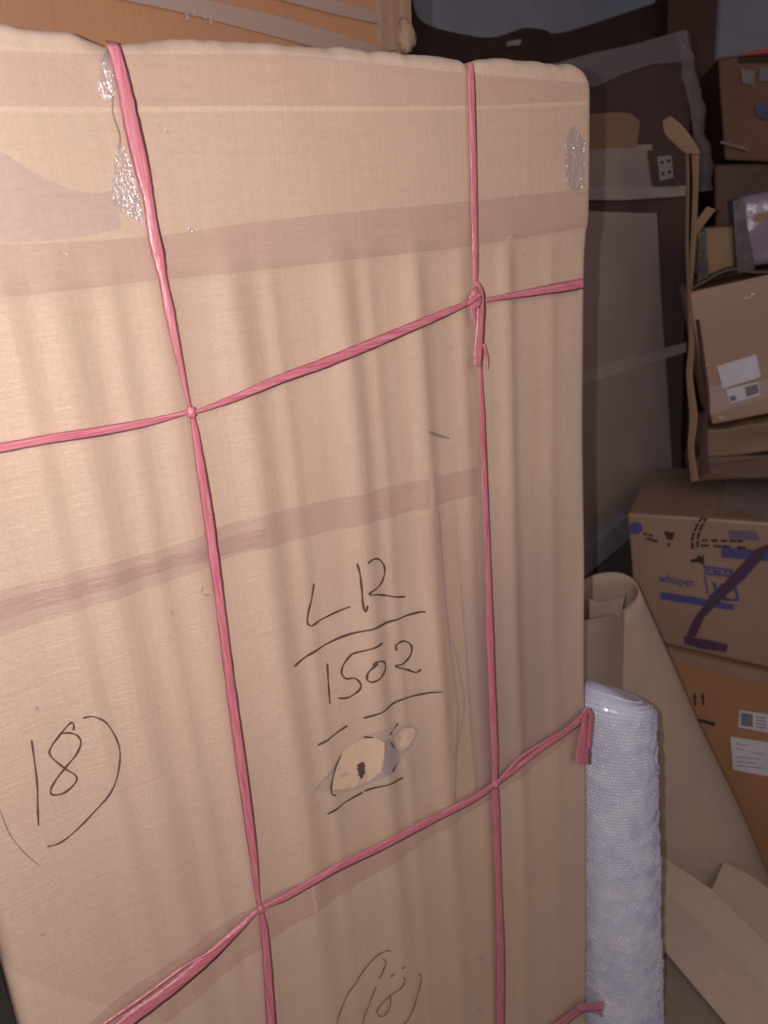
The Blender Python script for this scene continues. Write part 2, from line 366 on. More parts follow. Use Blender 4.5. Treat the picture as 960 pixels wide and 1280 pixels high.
    # small glints of wrinkled film, laid on as pale slivers
    for (x, y, L, a, wd) in ((198, 160, 14, 1.0, 3), (206, 166, 10, 0.9, 3), (72, 316, 7, 1.3, 2), (80, 318, 10, 1.1, 2.5), (236, 288, 10, 0.4, 6), (250, 735, 3, 0.1, 9), (256, 742, 12, 0.02, 4),
                             (710, 190, 26, 1.45, 3), (713, 205, 12, 1.2, 2.5), (602, 1198, 13, 0.3, 4), (598, 1262, 9, 0.9, 4), (622, 1210, 10, 0.6, 3), (655, 318, 8, 1.3, 2), (588, 728, 6, -0.4, 2),
                             (53, 1168, 10, -0.4, 3), (46, 885, 9, 1.2, 5), (655, 812, 5, -1.1, 2), (214, 765, 7, 1.2, 3)):
        dx, dy = math.cos(a) * L / 2, math.sin(a) * L / 2; nx, ny = -math.sin(a) * wd / 2, math.cos(a) * wd / 2
        strip('film_glint', [(x - dx, y - dy), (x + nx * 0.9, y + ny * 0.9), (x + dx, y + dy)], [(x - dx, y - dy), (x - nx, y - ny), (x + dx, y + dy)], M['film_torn'], 0.0048, 8, 2)
    lab(strip('dent', [(533, 538), (548, 542), (565, 548)], [(533, 540), (550, 547), (565, 549)], plain('scratch', (0.36, 0.29, 0.26), 0.6), 0.0015, 8, 1), 'short grey scratch near the right twine')

    # ---- handwriting: every stroke a flat ribbon of ink
    def stroke(bm, pts, wpx=2.1, off=0.0037):
        P = catmull(pts, 5); W = []
        for i, (x, y) in enumerate(P):
            x1, y1 = P[min(i + 1, len(P) - 1)]; x0, y0 = P[max(i - 1, 0)]
            dx, dy = x1 - x0, y1 - y0; L = math.hypot(dx, dy) or 1
            ww = wpx * (0.5 + 0.12 * math.sin(i * 0.9)) * (0.7 if i in (0, len(P) - 1) else 1)
            W.append([bm.verts.new(surf(FRONT.at(x + s * dy / L * ww, y - s * dx / L * ww), off)) for s in (-1, 1)])
        for a, b in zip(W, W[1:]): bm.faces.new((a[0], a[1], b[1], b[0]))
    def zz(ox, oy, k): return lambda P: [(ox + x / k, oy + y / k) for x, y in P]
    z4 = zz(320, 660, 3.2); z6 = zz(0, 860, 3.0); z8 = zz(380, 1160, 5.3333)
    def ink(name, strokes, label, wpx=2.1, mat='ink', off=0.0037):
        bm = bmesh.new()
        for s in strokes: stroke(bm, s, wpx, off)
        lab(new_obj(name, bm, M[mat], t), label)
    ink('handwriting', [z4([(233, 222), (222, 280), (208, 340), (207, 380), (222, 390), (260, 370), (320, 340), (378, 315)])], 'handwritten letter L')
    ink('handwriting', [z4([(398, 140), (408, 180), (415, 240), (420, 300), (428, 330), (436, 305)]),
                        z4([(435, 135), (455, 120), (485, 122), (510, 150), (510, 190), (490, 225), (440, 257), (480, 262), (540, 272), (598, 276)])], 'handwritten letter R')
    ink('pen_line', [z4([(150, 551), (190, 525), (240, 490), (340, 440), (450, 400), (560, 365), (640, 340), (675, 333)])], 'slanting line under LR', 2.4)
    ink('handwriting', [[(410, 830), (411, 851), (412, 868), (412.6, 880)]], 'handwritten digit 1')
    ink('handwriting', [z4([(500, 455), (440, 482), (385, 505)]), z4([(385, 505), (355, 545), (345, 580), (362, 604), (398, 603), (418, 625), (410, 652), (370, 680), (330, 682)])], 'handwritten digit 5')
    ink('handwriting', [z4([(475, 535), (445, 568), (438, 600), (455, 610), (490, 590), (512, 555), (505, 530), (475, 527), (455, 545)])], 'handwritten digit 0')
    ink('handwriting', [z4([(560, 490), (560, 465), (590, 452), (622, 470), (620, 510), (590, 540), (557, 552), (600, 565), (640, 578), (660, 565)])], 'handwritten digit 2')
    ink('pen_line', [z5([(118, 292), (180, 254), (240, 215)]), z5([(300, 185), (360, 155), (450, 110), (520, 92), (605, 70)])], 'slanting line under 1502', 2.0)
    ink('pen_line', [z5([(155, 565), (220, 525), (300, 482)]), z5([(305, 478), (380, 445), (460, 421)])], 'slanting line under the torn hole', 1.9)
    for sk in ([(395, 242), (415, 225), (437, 203)], [(300, 258), (335, 257)], [(185, 487), (168, 480), (168, 440), (185, 380), (212, 330)], [(400, 272), (418, 300)], [(405, 390), (425, 362)]):
        ink('pen_mark', [z5(sk)], 'remains of a pen stroke round the hole', 1.8, 'ink', 0.0050)
    ink('pen_scribble', [z5([(276, 376), (300, 362), (278, 390), (304, 374), (280, 400), (305, 386), (282, 412), (304, 398), (288, 422), (298, 414)]), z5([(290, 362), (290, 420)]), z5([(300, 360), (299, 412)])], 'dense black scribble', 2.6, 'ink', 0.0050)
    ink('handwriting', [z6([(118, 195), (130, 280), (140, 370), (142, 460), (145, 518)])], 'tall digit 1 of the circled 18', 2.2)
    ink('handwriting', [z6([(275, 158), (275, 135), (262, 132), (225, 175), (190, 225), (190, 255), (240, 300), (285, 330), (280, 360), (240, 395), (200, 402), (190, 385), (210, 345), (245, 300), (285, 250), (302, 205), (290, 178), (260, 168), (228, 172)])], 'digit 8 of the circled 18', 2.2)
    ink('pen_arc', [z6([(308, 108), (340, 98), (390, 120), (430, 180), (446, 240), (435, 320), (400, 400), (340, 480), (270, 550), (220, 585), (178, 596)])], 'round bracket stroke right of 18', 1.9)
    ink('pen_arc', [z6([(-30, 380), (0, 460), (35, 545), (85, 612), (150, 670)])], 'faint stroke left of 18', 1.0, 'ink_faint')
    ink('pen_arc', [z8([(570, 140), (530, 150), (470, 190), (400, 270), (330, 370), (280, 450), (230, 560), (205, 640), (195, 700)])], 'left bracket stroke of the lower 18', 1.4, 'ink_faint')
    ink('handwriting', [z8([(520, 200), (540, 220), (520, 280), (497, 330)]), z8([(475, 380), (430, 500), (390, 600), (370, 680)])], 'digit 1 of the lower 18', 1.4, 'ink_faint')
    ink('handwriting', [z8([(650, 310), (658, 340), (630, 390), (570, 440), (510, 500), (480, 550), (500, 580), (530, 575), (565, 520), (570, 450)]), z8([(635, 255), (662, 240)]), z8([(570, 315), (595, 295)])], 'broken digit 8 of the lower 18', 1.4, 'ink_faint')
    ink('pen_arc', [z8([(752, 293), (775, 320), (765, 390), (730, 490), (690, 580), (650, 640), (600, 720)])], 'right bracket stroke of the lower 18', 1.4, 'ink_faint')

    # ---- pink twine: flat plastic ribbon, bunched where it is pulled tight
    def twine(name, pts, mat='twine', off=0.0055, extra=None, bulge=0.35, parent=t, plane=None):
        """pts: (px, py, width in px); cross-section is a flattened hexagon"""
        P = catmull(pts, 10); bm = bmesh.new(); rings = []
        for i, (x, y, wd) in enumerate(P):
            x1, y1 = P[min(i + 1, len(P) - 1)][:2]; x0, y0 = P[max(i - 1, 0)][:2]
            dx, dy = x1 - x0, y1 - y0; L = math.hypot(dx, dy) or 1; nx, ny = dy / L, -dx / L
            wd = max(wd * 1.12, 1.2) * (1 + 0.10 * noise.noise(V((i * 0.37, pts[0][0], 0))))
            def at(s):
                q = (x + nx * s * wd / 2, y + ny * s * wd / 2)
                if plane: return plane.at(*q, off)
                p = FRONT.at(*q, off + 0.0055)
                e = p.x - (lerp_tab(XR, p.z) - 0.014)
                if e > 0: p.y += 0.017 * (e / 0.014) ** 2; p.x -= max(0, e - 0.014)
                e = p.z - (lerp_tab(ZT, p.x) - 0.008)
                if e > 0: p.y += 0.010 * (e / 0.008) ** 2
                return p
            a, b = at(-1), at(1); wm = (a - b).length; n = plane.n if plane else V((0, -1, 0))
            th = min(0.0022, 0.0004 + 0.0000045 / max(wm, 0.002)); 
            r = [a, a.lerp(b, 0.25) + n * th * (1 + bulge * math.sin(i * 0.15)), a.lerp(b, 0.5) + n * th * 1.1, a.lerp(b, 0.75) + n * th * (1 + bulge * math.cos(i * 0.13)), b, a.lerp(b, 0.5) - n * th]
            rings.append([bm.verts.new(v) for v in r])
        for g, h in zip(rings, rings[1:]):
            for k in range(6): bm.faces.new((g[k], g[(k + 1) % 6], h[(k + 1) % 6], h[k]))
        bm.faces.new(rings[0]); bm.faces.new(list(reversed(rings[-1])))
        return new_obj(name, bm, M[mat], parent, smooth=True)
    lab(twine('twine', [(136, 49, 11), (142, 58, 15), (154, 102, 17), (164, 150, 19), (173, 190, 19), (180, 222, 17), (186, 250, 13), (191, 285, 14), (198, 318, 15), (204, 350, 10), (211, 385, 12), (219, 425, 10), (228, 468, 7), (235, 500, 4), (239, 516, 5), (244, 540, 8), (252, 590, 11), (260, 640, 12), (268, 700, 12), (276, 760, 11), (286, 840, 11), (297, 920, 12), (308, 1000, 12), (317, 1070, 10), (322, 1120, 6), (326, 1137, 5), (330, 1160, 9), (334, 1200, 10), (340, 1290, 12)]), 'left upright run of pink twine')
    lab(twine('twine', [(588, 78, 5), (589, 95, 8), (590, 130, 9), (592, 200, 8), (593, 270, 8), (594, 330, 7), (594, 355, 5), (595, 375, 6)]), 'right upright twine above the knot')
    lab(twine('twine', [(598, 400, 6), (600, 455, 4), (603, 520, 6), (606, 600, 7), (610, 700, 7), (613, 800, 9), (616, 880, 9), (619, 940, 8), (619, 978, 7), (620, 1010, 9), (623, 1100, 8), (626, 1200, 10), (626, 1295, 9)]), 'right upright twine below the knot')
    lab(twine('twine', [(-60, 569, 11), (0, 560, 11), (60, 549, 11), (120, 540, 11), (180, 529, 9), (220, 519, 6), (238, 514, 4)], 'twine_h', 0.006), 'upper cross twine, left run')
    lab(twine('twine', [(241, 516, 4), (262, 509, 6), (300, 495, 9), (350, 474, 11), (400, 456, 12), (450, 436, 12), (500, 415, 11), (550, 394, 9), (582, 380, 6), (594, 376, 5)], 'twine_h', 0.006), 'upper cross twine, middle run')
    lab(twine('twine', [(596, 377, 5), (620, 373, 6), (650, 368, 8), (690, 361, 11), (715, 357, 12), (729, 354, 12)], 'twine_h', 0.006), 'upper cross twine, right run')
    lab(twine('twine', [(100, 1330, 14), (160, 1277, 16), (210, 1240, 14), (260, 1198, 13), (300, 1160, 8), (325, 1137, 5), (360, 1120, 8), (420, 1086, 9), (480, 1057, 9), (540, 1025, 9), (590, 1000, 8), (617, 982, 6), (640, 966, 5), (665, 945, 6), (700, 920, 7), (722, 903, 8), (731, 893, 6)], 'twine_h', 0.006), 'lower cross twine rising to the right')
    lab(twine('twine', [(625, 975, 3), (650, 948, 4), (680, 928, 3), (705, 914, 3)], 'twine_h', 0.0065), 'second thin strand of the lower cross twine')
    lab(twine('twine', [(100, 1300, 3), (180, 1245, 3), (230, 1208, 3), (262, 1190, 3), (310, 1150, 2)], 'twine_h', 0.0065), 'thin loose strand of the lower cross twine')
    # knots: crumpled loops
    def knot(cx, cy, r, n=3, label=''):
        k = None; bm = bmesh.new(); c = FRONT.at(cx, cy, 0.014); rw = r * 0.00105
        bmesh.ops.create_icosphere(bm, subdivisions=3, radius=rw)
        for v in bm.verts:
            d = v.co.normalized(); s = 1 + 0.55 * noise.noise(d * 2.2 + V((cx, 0, 0))) + 0.25 * noise.noise(d * 6)
            v.co = V((d.x * rw * s, d.y * rw * 0.6 * s, d.z * rw * 1.25 * s)) + c
        lab(new_obj('knot', bm, M['twine'], t, smooth=True), label)
    knot(593, 373, 9, label='crumpled pink knot on the right twine'); knot(239, 515, 4.5, label='tight crossing of the two twines'); knot(619, 981, 5, label='crossing above the lower right'); knot(326, 1137, 4.5, label='lower left crossing')
    lab(twine('twine_end', [(596, 352, 4), (600, 366, 10), (601, 385, 10), (600, 410, 10), (598, 440, 11), (597, 458, 9)], 'twine', 0.008), 'short loose end hanging from the knot')
    twine('twine_end', [(590, 382, 5), (592, 394, 7), (594, 404, 3)], 'twine', 0.009)
    twine('twine_end', [(604, 430, 3), (609, 448, 2.5), (608, 462, 1.5)], 'twine', 0.008)
    twine('twine_end', [(585, 380, 3), (592, 374, 7), (600, 368, 4)], 'twine', 0.016)
    EDGE = Plane((0.86, -0.004, 0), (0, -1, 0))
    lab(twine('twine_end', [(735, 888, 6), (733, 900, 9), (731, 920, 13), (729, 940, 17), (728, 955, 18)], 'twine', 0.010, plane=EDGE), 'splayed pink twine end on the right edge')
    twine('twine_loop', [(731, 893, 8), (735, 889, 8), (739, 896, 6), (738, 915, 5), (736, 935, 5)], 'twine', 0.016, plane=EDGE)
    lab(twine('twine', [(690, 1290, 12), (712, 1272, 9), (730, 1260, 10)], 'twine_h', 0.006), 'bottom cross twine reaching the right edge')
    twine('twine_end', [(722, 1262, 7), (732, 1259, 10), (750, 1258, 10), (776, 1254, 16)], 'twine_h', 0.016, plane=EDGE)
    twine('twine_end', [(730, 1262, 6), (744, 1264, 5), (757, 1271, 5), (770, 1280, 6)], 'twine_h', 0.014, plane=EDGE)
    # the twine carries on over the top and round the right side
    for px, py, wd in ((137, 51, 0.011), (588, 78, 0.005)):
        p = FRONT.at(px, py); bm = bmesh.new()
        poly_slab(bm, [V((p.x - wd, 0.03, p.z - 0.001)), V((p.x + wd, 0.03, p.z - 0.001)), V((p.x + wd, DEPTH, p.z - 0.001)), V((p.x - wd, DEPTH, p.z - 0.001))], V((0, 0, 0.0015)))
        new_obj('twine', bm, M['twine'], t)
    return t
BIG = build_big_carton()
exec_rest = True

# ================================================================== THE ROOM
def slabbox(name, lo, hi, mat):
    bm = bmesh.new(); bmesh.ops.create_cube(bm, size=1)
    for v in bm.verts: v.co = V([lo[i] + (v.co[i] + 0.5) * (hi[i] - lo[i]) for i in range(3)])
    return struct(new_obj(name, bm, mat))
M['wall'] = cardboard('grey_painted_plaster', (0.62, 0.68, 0.82), 0.15, 0.8, 0.2, 0.4, (0.50, 0.47, 0.52), 2, 0.4, (1, 1, 1))
M['floor'] = cardboard('concrete', (0.22, 0.20, 0.18), 0.2, 0.8, 0.2, 0.4, (0.12, 0.11, 0.10), 3, 0.6, (1, 1, 1))
slabbox('floor', (-2.2, -3.2, -0.06), (3.8, 2.3, 0), M['floor'])
slabbox('wall_back', (-2.2, 2.1, 0), (3.7, 2.2, 3.1), M['wall'])
slabbox('wall_right', (3.5, -3.2, 0), (3.6, 2.1, 3.1), M['wall'])
slabbox('ceiling', (-2.2, -1.0, 3.1), (3.8, 2.3, 3.16), M['wall'])

# ================================================================== ORANGE CARTON ON TOP
M['orange'] = cardboard('orange_kraft', (0.50, 0.265, 0.15), 0.12, 0.5, 0.4, 0.3, (0.38, 0.26, 0.19), 6, 0.45)
M['dusty'] = clear_film('dusty_whitish_tape', (0.85, 0.80, 0.78), 0.05, 0.3, 0.50, (0.66, 0.52, 0.47), (5, 5, 40), (0, 0, 0), 5, 0.6, 0.003)
M['flute'] = cardboard('fluted_edge', (0.42, 0.29, 0.22), 0.10, 0.6, 0.3, 0.5, None, 3, 0.5, (120, 120, 2))
def top_carton():
    a = math.radians(14); al = V((math.cos(a), math.sin(a), 0)); bk = V((-al.y, al.x, 0))
    pr = V((0.82, 0.27, 1.903)); PL = Plane(pr, -bk)
    t = thing('orange_carton', 'orange-brown carton lying on top of the huge pink-tied carton', 'carton', (pr.x - 0.4, 0.3, 1.92))
    L = 1.25; H = 0.34
    q = [pr - al * L + V((0, 0, H)), pr + V((0, 0, H)), pr, pr - al * L]
    new_obj('carton_body', box_from_quad(q, bk * 0.42, 7, 0.004, 6, 0.008, 3), M['orange'], t)
    def st(name, px, mat, off, th=0.003): return slab_obj(name, px, PL, mat, t, th, off)
    # dusty tapes that run down towards the right, and the fluted corner
    lab(st('tape', [(130, -22), (250, -2), (340, 18), (430, 44), (470, 58), (470, 72), (400, 60), (330, 42), (240, 18), (130, -6)], M['dusty'], 0.002), 'dusty whitish tape running down to the right')
    lab(st('tape', [(330, -22), (400, -6), (478, 18), (478, 30), (420, 18), (330, -6)], M['dusty'], 0.002), 'upper dusty tape')
    bm = bmesh.new(); n = 14
    x0, x1 = 474, 516
    for k in range(n):
        xa = x0 + (x1 - x0) * k / n; xb = x0 + (x1 - x0) * (k + 0.8) / n; o = 0.004 + 0.003 * math.sin(k * 1.3)
        lo = 62 + 2 * random.random() - 6 * (k == 0)
        poly_slab(bm, [PL.at(xa - 3, -40, o), PL.at(xb - 3, -40, o), PL.at(xb, lo, o), PL.at(xa, lo, o)], -PL.n * 0.012)
    lab(new_obj('fluted_flap', bm, M['flute'], t), 'upright fluted cardboard flap at the corner')
    bm = bmesh.new(); bmesh.ops.create_icosphere(bm, subdivisions=3, radius=1); c = PL.at(507, 46, 0.006)
    for v in bm.verts:
        d = v.co.copy(); v.co = c + V((d.x * 0.016, d.y * 0.012, d.z * 0.022)) * (1 + 0.35 * noise.noise(d * 2.5))
    lab(new_obj('film_bunch', bm, M['flute'], t, smooth=True), 'bunched corner of pale tape')
    for x, y in ((241, 15), (254, 18), (232, 20), (321, 34), (262, 24)):
        st('film_glint', [(x, y - 5), (x + 3, y - 4), (x + 4, y + 5), (x + 1, y + 5)], M['film_torn'], 0.006, 0.001)  # pale slivers laid on the tape as glints
top_carton()

# ================================================================== GREY WRAPPED CARTON BEHIND
M['dustgrey'] = cardboard('dusty_grey_board', (0.40, 0.325, 0.32), 0.10, 0.5, 0.4, 0.3, (0.31, 0.25, 0.24), 5, 0.6)
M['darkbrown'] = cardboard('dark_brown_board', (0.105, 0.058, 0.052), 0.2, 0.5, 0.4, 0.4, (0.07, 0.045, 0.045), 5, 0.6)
M['tan'] = cardboard('tan_cardboard', (0.31, 0.205, 0.13), 0.10, 0.6, 0.3, 0.3)
M['dustytape'] = plain('dusty_pale_tape', (0.41, 0.345, 0.345), 0.4, 0.4, 0.3)
M['greyfilm'] = clear_film('grey_dusty_film', (0.92, 0.90, 0.94), 0.06, 0.2, 0.24, (0.42, 0.38, 0.43), (25, 25, 25), (0, 0.3, 0), 3, 1.0, 0.008)
G = Plane((0, 0.60, 0), (0.0, -1, 0))
def grey_carton():
    t = thing('wrapped_carton', 'tall dusty grey film-wrapped carton standing behind the huge carton', 'carton', (1.7, 0.8, 0.8))
    q = [G.at(640, 92), G.at(866, 40), G.at(852, 598), G.at(640, 775)]
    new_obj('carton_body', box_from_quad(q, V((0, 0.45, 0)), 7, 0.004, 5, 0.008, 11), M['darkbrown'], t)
    plate = [t]
    def st(name, px, mat, off=0.003, th=0.004, l=None):
        o = slab_obj(name, px, G, mat, plate[0] if name == 'hole' else t, th, off)
        if name == 'tag_plate': plate[0] = o
        if l: lab(o, l)
    st('board_panel', [(690, 262), (790, 266), (821, 266), (826, 370), (834, 480), (841, 602), (790, 648), (690, 720)], M['dustgrey'], l='large dusty grey lower panel')
    st('board_panel', [(690, 186), (760, 183), (815, 180), (819, 236), (690, 236)], M['dustgrey'], 0.004, l='dusty grey upper panel')
    st('board_panel', [(690, 147), (770, 140), (789, 142), (800, 152), (796, 184), (690, 186)], M['tan'], 0.006, l='tan block above the grey panel')
    st('tape', [(690, 232), (780, 234), (858, 232), (858, 245), (780, 250), (690, 250)], M['dustytape'], 0.008, 0.002)
    st('tape', [(690, 478), (780, 448), (858, 428), (858, 440), (800, 458), (690, 494)], M['dustytape'], 0.008, 0.002)
    st('film_sheet', [(690, 80), (742, 66), (790, 56), (850, 39), (856, 66), (850, 78), (815, 80), (780, 92), (745, 108), (690, 116)], M['greyfilm'], 0.008, 0.002, 'dusty film over the upper edge')
    # crumpled clear film down the right edge
    bm = bmesh.new(); rows = []
    L = catmull([(846, 40), (852, 80), (860, 120), (866, 160), (868, 200), (870, 240)], 6); Rr = catmull([(856, 38), (862, 70), (872, 110), (881, 150), (886, 190), (889, 238)], 6)
    for (xa, ya), (xb, yb) in zip(L, Rr):
        row = []
        for k in range(7):
            s = k / 6; p = G.at(xa + (xb - xa) * s, ya + (yb - ya) * s, 0.008)
            p.y += 0.02 * noise.noise(p * 25) - 0.02 * math.sin(s * math.pi); row.append(bm.verts.new(p))
        rows.append(row)
    for a, b in zip(rows, rows[1:]):
        for k in range(6): bm.faces.new((a[k], a[k + 1], b[k + 1], b[k]))
    lab(new_obj('film_edge', bm, M['greyfilm'], t, smooth=True), 'crumpled clear film along the right edge')
    # dark tag with a pale plate carrying four dark dots
    st('tag', [(812, 188), (846, 186), (850, 232), (818, 232)], M['darkbrown'], 0.012, 0.006, 'dark square tag')
    st('tag_plate', [(823, 196), (839, 194), (842, 222), (826, 226)], plain('pale_plate', (0.33, 0.32, 0.34), 0.5), 0.018, 0.003, 'pale plate of the tag')
    for x, y in ((828, 203), (836, 201), (829, 217), (837, 215)):
        st('hole', [(x - 1.8, y - 1.8), (x + 1.8, y - 1.8), (x + 1.8, y + 1.8), (x - 1.8, y + 1.8)], M['darkprint'], 0.021, 0.001)
    # support below: bluish foam sheet, then a lower grey carton
    zf = G.at(760, 680).z
    q = [G.at(640, 757, 0.035), G.at(786, 643, 0.035), G.at(795, 668, 0.035), G.at(640, 800, 0.035)]
    f = new_obj('foam_slab', box_from_quad(q, V((0, 0.40, 0)), 4, 0.002, 6, 0.004, 5), plain('grey_foam', (0.27, 0.27, 0.33), 0.6, 0.3, 0.3))
    tag(f, 'bluish grey foam slab sticking out under the dusty grey carton', 'foam')
    b = [G.at(640, 803), G.at(800, 668), G.at(822, 1000), G.at(640, 1000)]
    zb = 0.0
    b[2] = V((b[1].x, b[1].y, 0)); b[3] = V((b[0].x, b[0].y, 0))
    g = new_obj('lower_carton', box_from_quad(b, V((0, 0.40, 0)), 5, 0.003, 5, 0.006, 7), cardboard('dark_grey_board', (0.14, 0.12, 0.12), 0.1, 0.6))
    tag(g, 'dark grey lower carton under the foam slab, mostly hidden by paper rolls', 'carton')
grey_carton()

# ================================================================== FOLDED CARDBOARD SHEET ON EDGE
def sheet_edge():
    t = thing('folded_sheet', 'narrow tan cardboard sheet standing on edge between grey carton and labelled carton', 'cardboard', (1.4, 0.3, 1.1))
    P = vplane(862, 400, 1.97, -50)
    def run(name, L, R, mat, off=0.0, back=0.10, l=None):
        A = catmull(L, 6); B = catmull(R, 6); bm = bmesh.new(); rows = []
        for (xa, ya), (xb, yb) in zip(A, B):
            a = P.at(xa, ya, off); b = P.at(xb, yb, off); m = a.lerp(b, 0.5) + P.n * 0.004
            rows.append([bm.verts.new(v) for v in (a, m, b, b - P.n * back, a - P.n * back)])
        for g, h in zip(rows, rows[1:]):
            for k in range(5): bm.faces.new((g[k], g[(k + 1) % 5], h[(k + 1) % 5], h[k]))
        bm.faces.new(rows[0]); bm.faces.new(list(reversed(rows[-1])))
        o = new_obj(name, bm, mat, t, smooth=False)
        if l: lab(o, l)
    run('sheet_edge', [(857, 190), (858, 230), (857, 300), (859, 370), (861, 430), (858, 470), (862, 520), (860, 560), (864, 602)],
        [(861, 190), (862, 230), (861, 300), (863, 370), (868, 430), (866, 470), (872, 520), (868, 560), (874, 600)], M['tan'], 0.0, 0.012, 'pale outer ply')
    run('sheet_edge', [(864, 186), (866, 230), (864, 290), (862, 330), (862, 365)], [(874, 190), (873, 230), (871, 290), (868, 330), (865, 365)], M['tan'], -0.004, 0.012, 'second ply behind the groove')
    run('folded_top', [(828, 151), (832, 168), (846, 182), (857, 192)], [(838, 145), (852, 156), (866, 174), (876, 192)], M['tan'], 0.004, 0.02, 'bent top corner pointing left')
    run('side_flap', [(864, 292), (871, 276), (884, 258)], [(870, 296), (881, 280), (895, 262)], M['tan'], -0.01, 0.01, 'small flap slanting up to the right')
    run('lower_ply', [(870, 400), (876, 450), (882, 500), (876, 540), (874, 598)], [(874, 400), (881, 450), (887, 500), (884, 540), (886, 590)], M['darkbrown'], -0.012, 0.012)
sheet_edge()

# ================================================================== RIGHT-HAND STACK
AZ = -61.0
PW = vplane(785, 641, 1.88, AZ)
M['whisp'] = cardboard('brown_printed_carton', (0.36, 0.25, 0.19), 0.10, 0.45, 0.45, 0.3, (0.27, 0.185, 0.155), 4, 0.5)
M['whisp2'] = cardboard('orange_brown_carton', (0.42, 0.23, 0.13), 0.10, 0.5, 0.4, 0.3, (0.31, 0.165, 0.10), 5, 0.4)
depthW = -PW.n * 0.40; depthW.z = 0
def text_part(body, plane, x, y, size, mat, parent, off=0.002, ang=0.0, shear=0.0, to=None, name='printed_text'):
    cu = bpy.data.curves.new('txt', 'FONT'); cu.body = body; cu.size = 1.0; cu.align_x = 'LEFT'; cu.extrude = 0; cu.offset = 0.03 if body == 'XL' else 0.008
    o = bpy.data.objects.new('txt', cu); C.objects.link(o)
    me = bpy.data.meshes.new_from_object(o.evaluated_get(bpy.context.evaluated_depsgraph_get())) if False else None
    bpy.context.view_layer.update()
    me = bpy.data.meshes.new_from_object(o.evaluated_get(bpy.context.evaluated_depsgraph_get()))
    bpy.data.objects.remove(o)
    xs = [v.co.x for v in me.vertices]; ys = [v.co.y for v in me.vertices]; x0, x1 = min(xs), max(xs); y0, y1 = min(ys), max(ys)
    # lay the word between its baseline start (x,y) and end (to), size = cap height in px
    a = plane.at(x, y, off); b = plane.at(*to, off); up = plane.at(x + shear, y - size, off) - a
    for v in me.vertices:
        s = (v.co.x - x0) / (x1 - x0); r = v.co.y / y1
        v.co = a + (b - a) * s + up * r
    me.name = name; me.materials.append(mat)
    ob = bpy.data.objects.new(name, me); C.objects.link(ob); ob.parent = parent; ob.matrix_parent_inverse = Matrix.Translation(-parent.location)
    lab(ob, 'printed ' + body); return ob

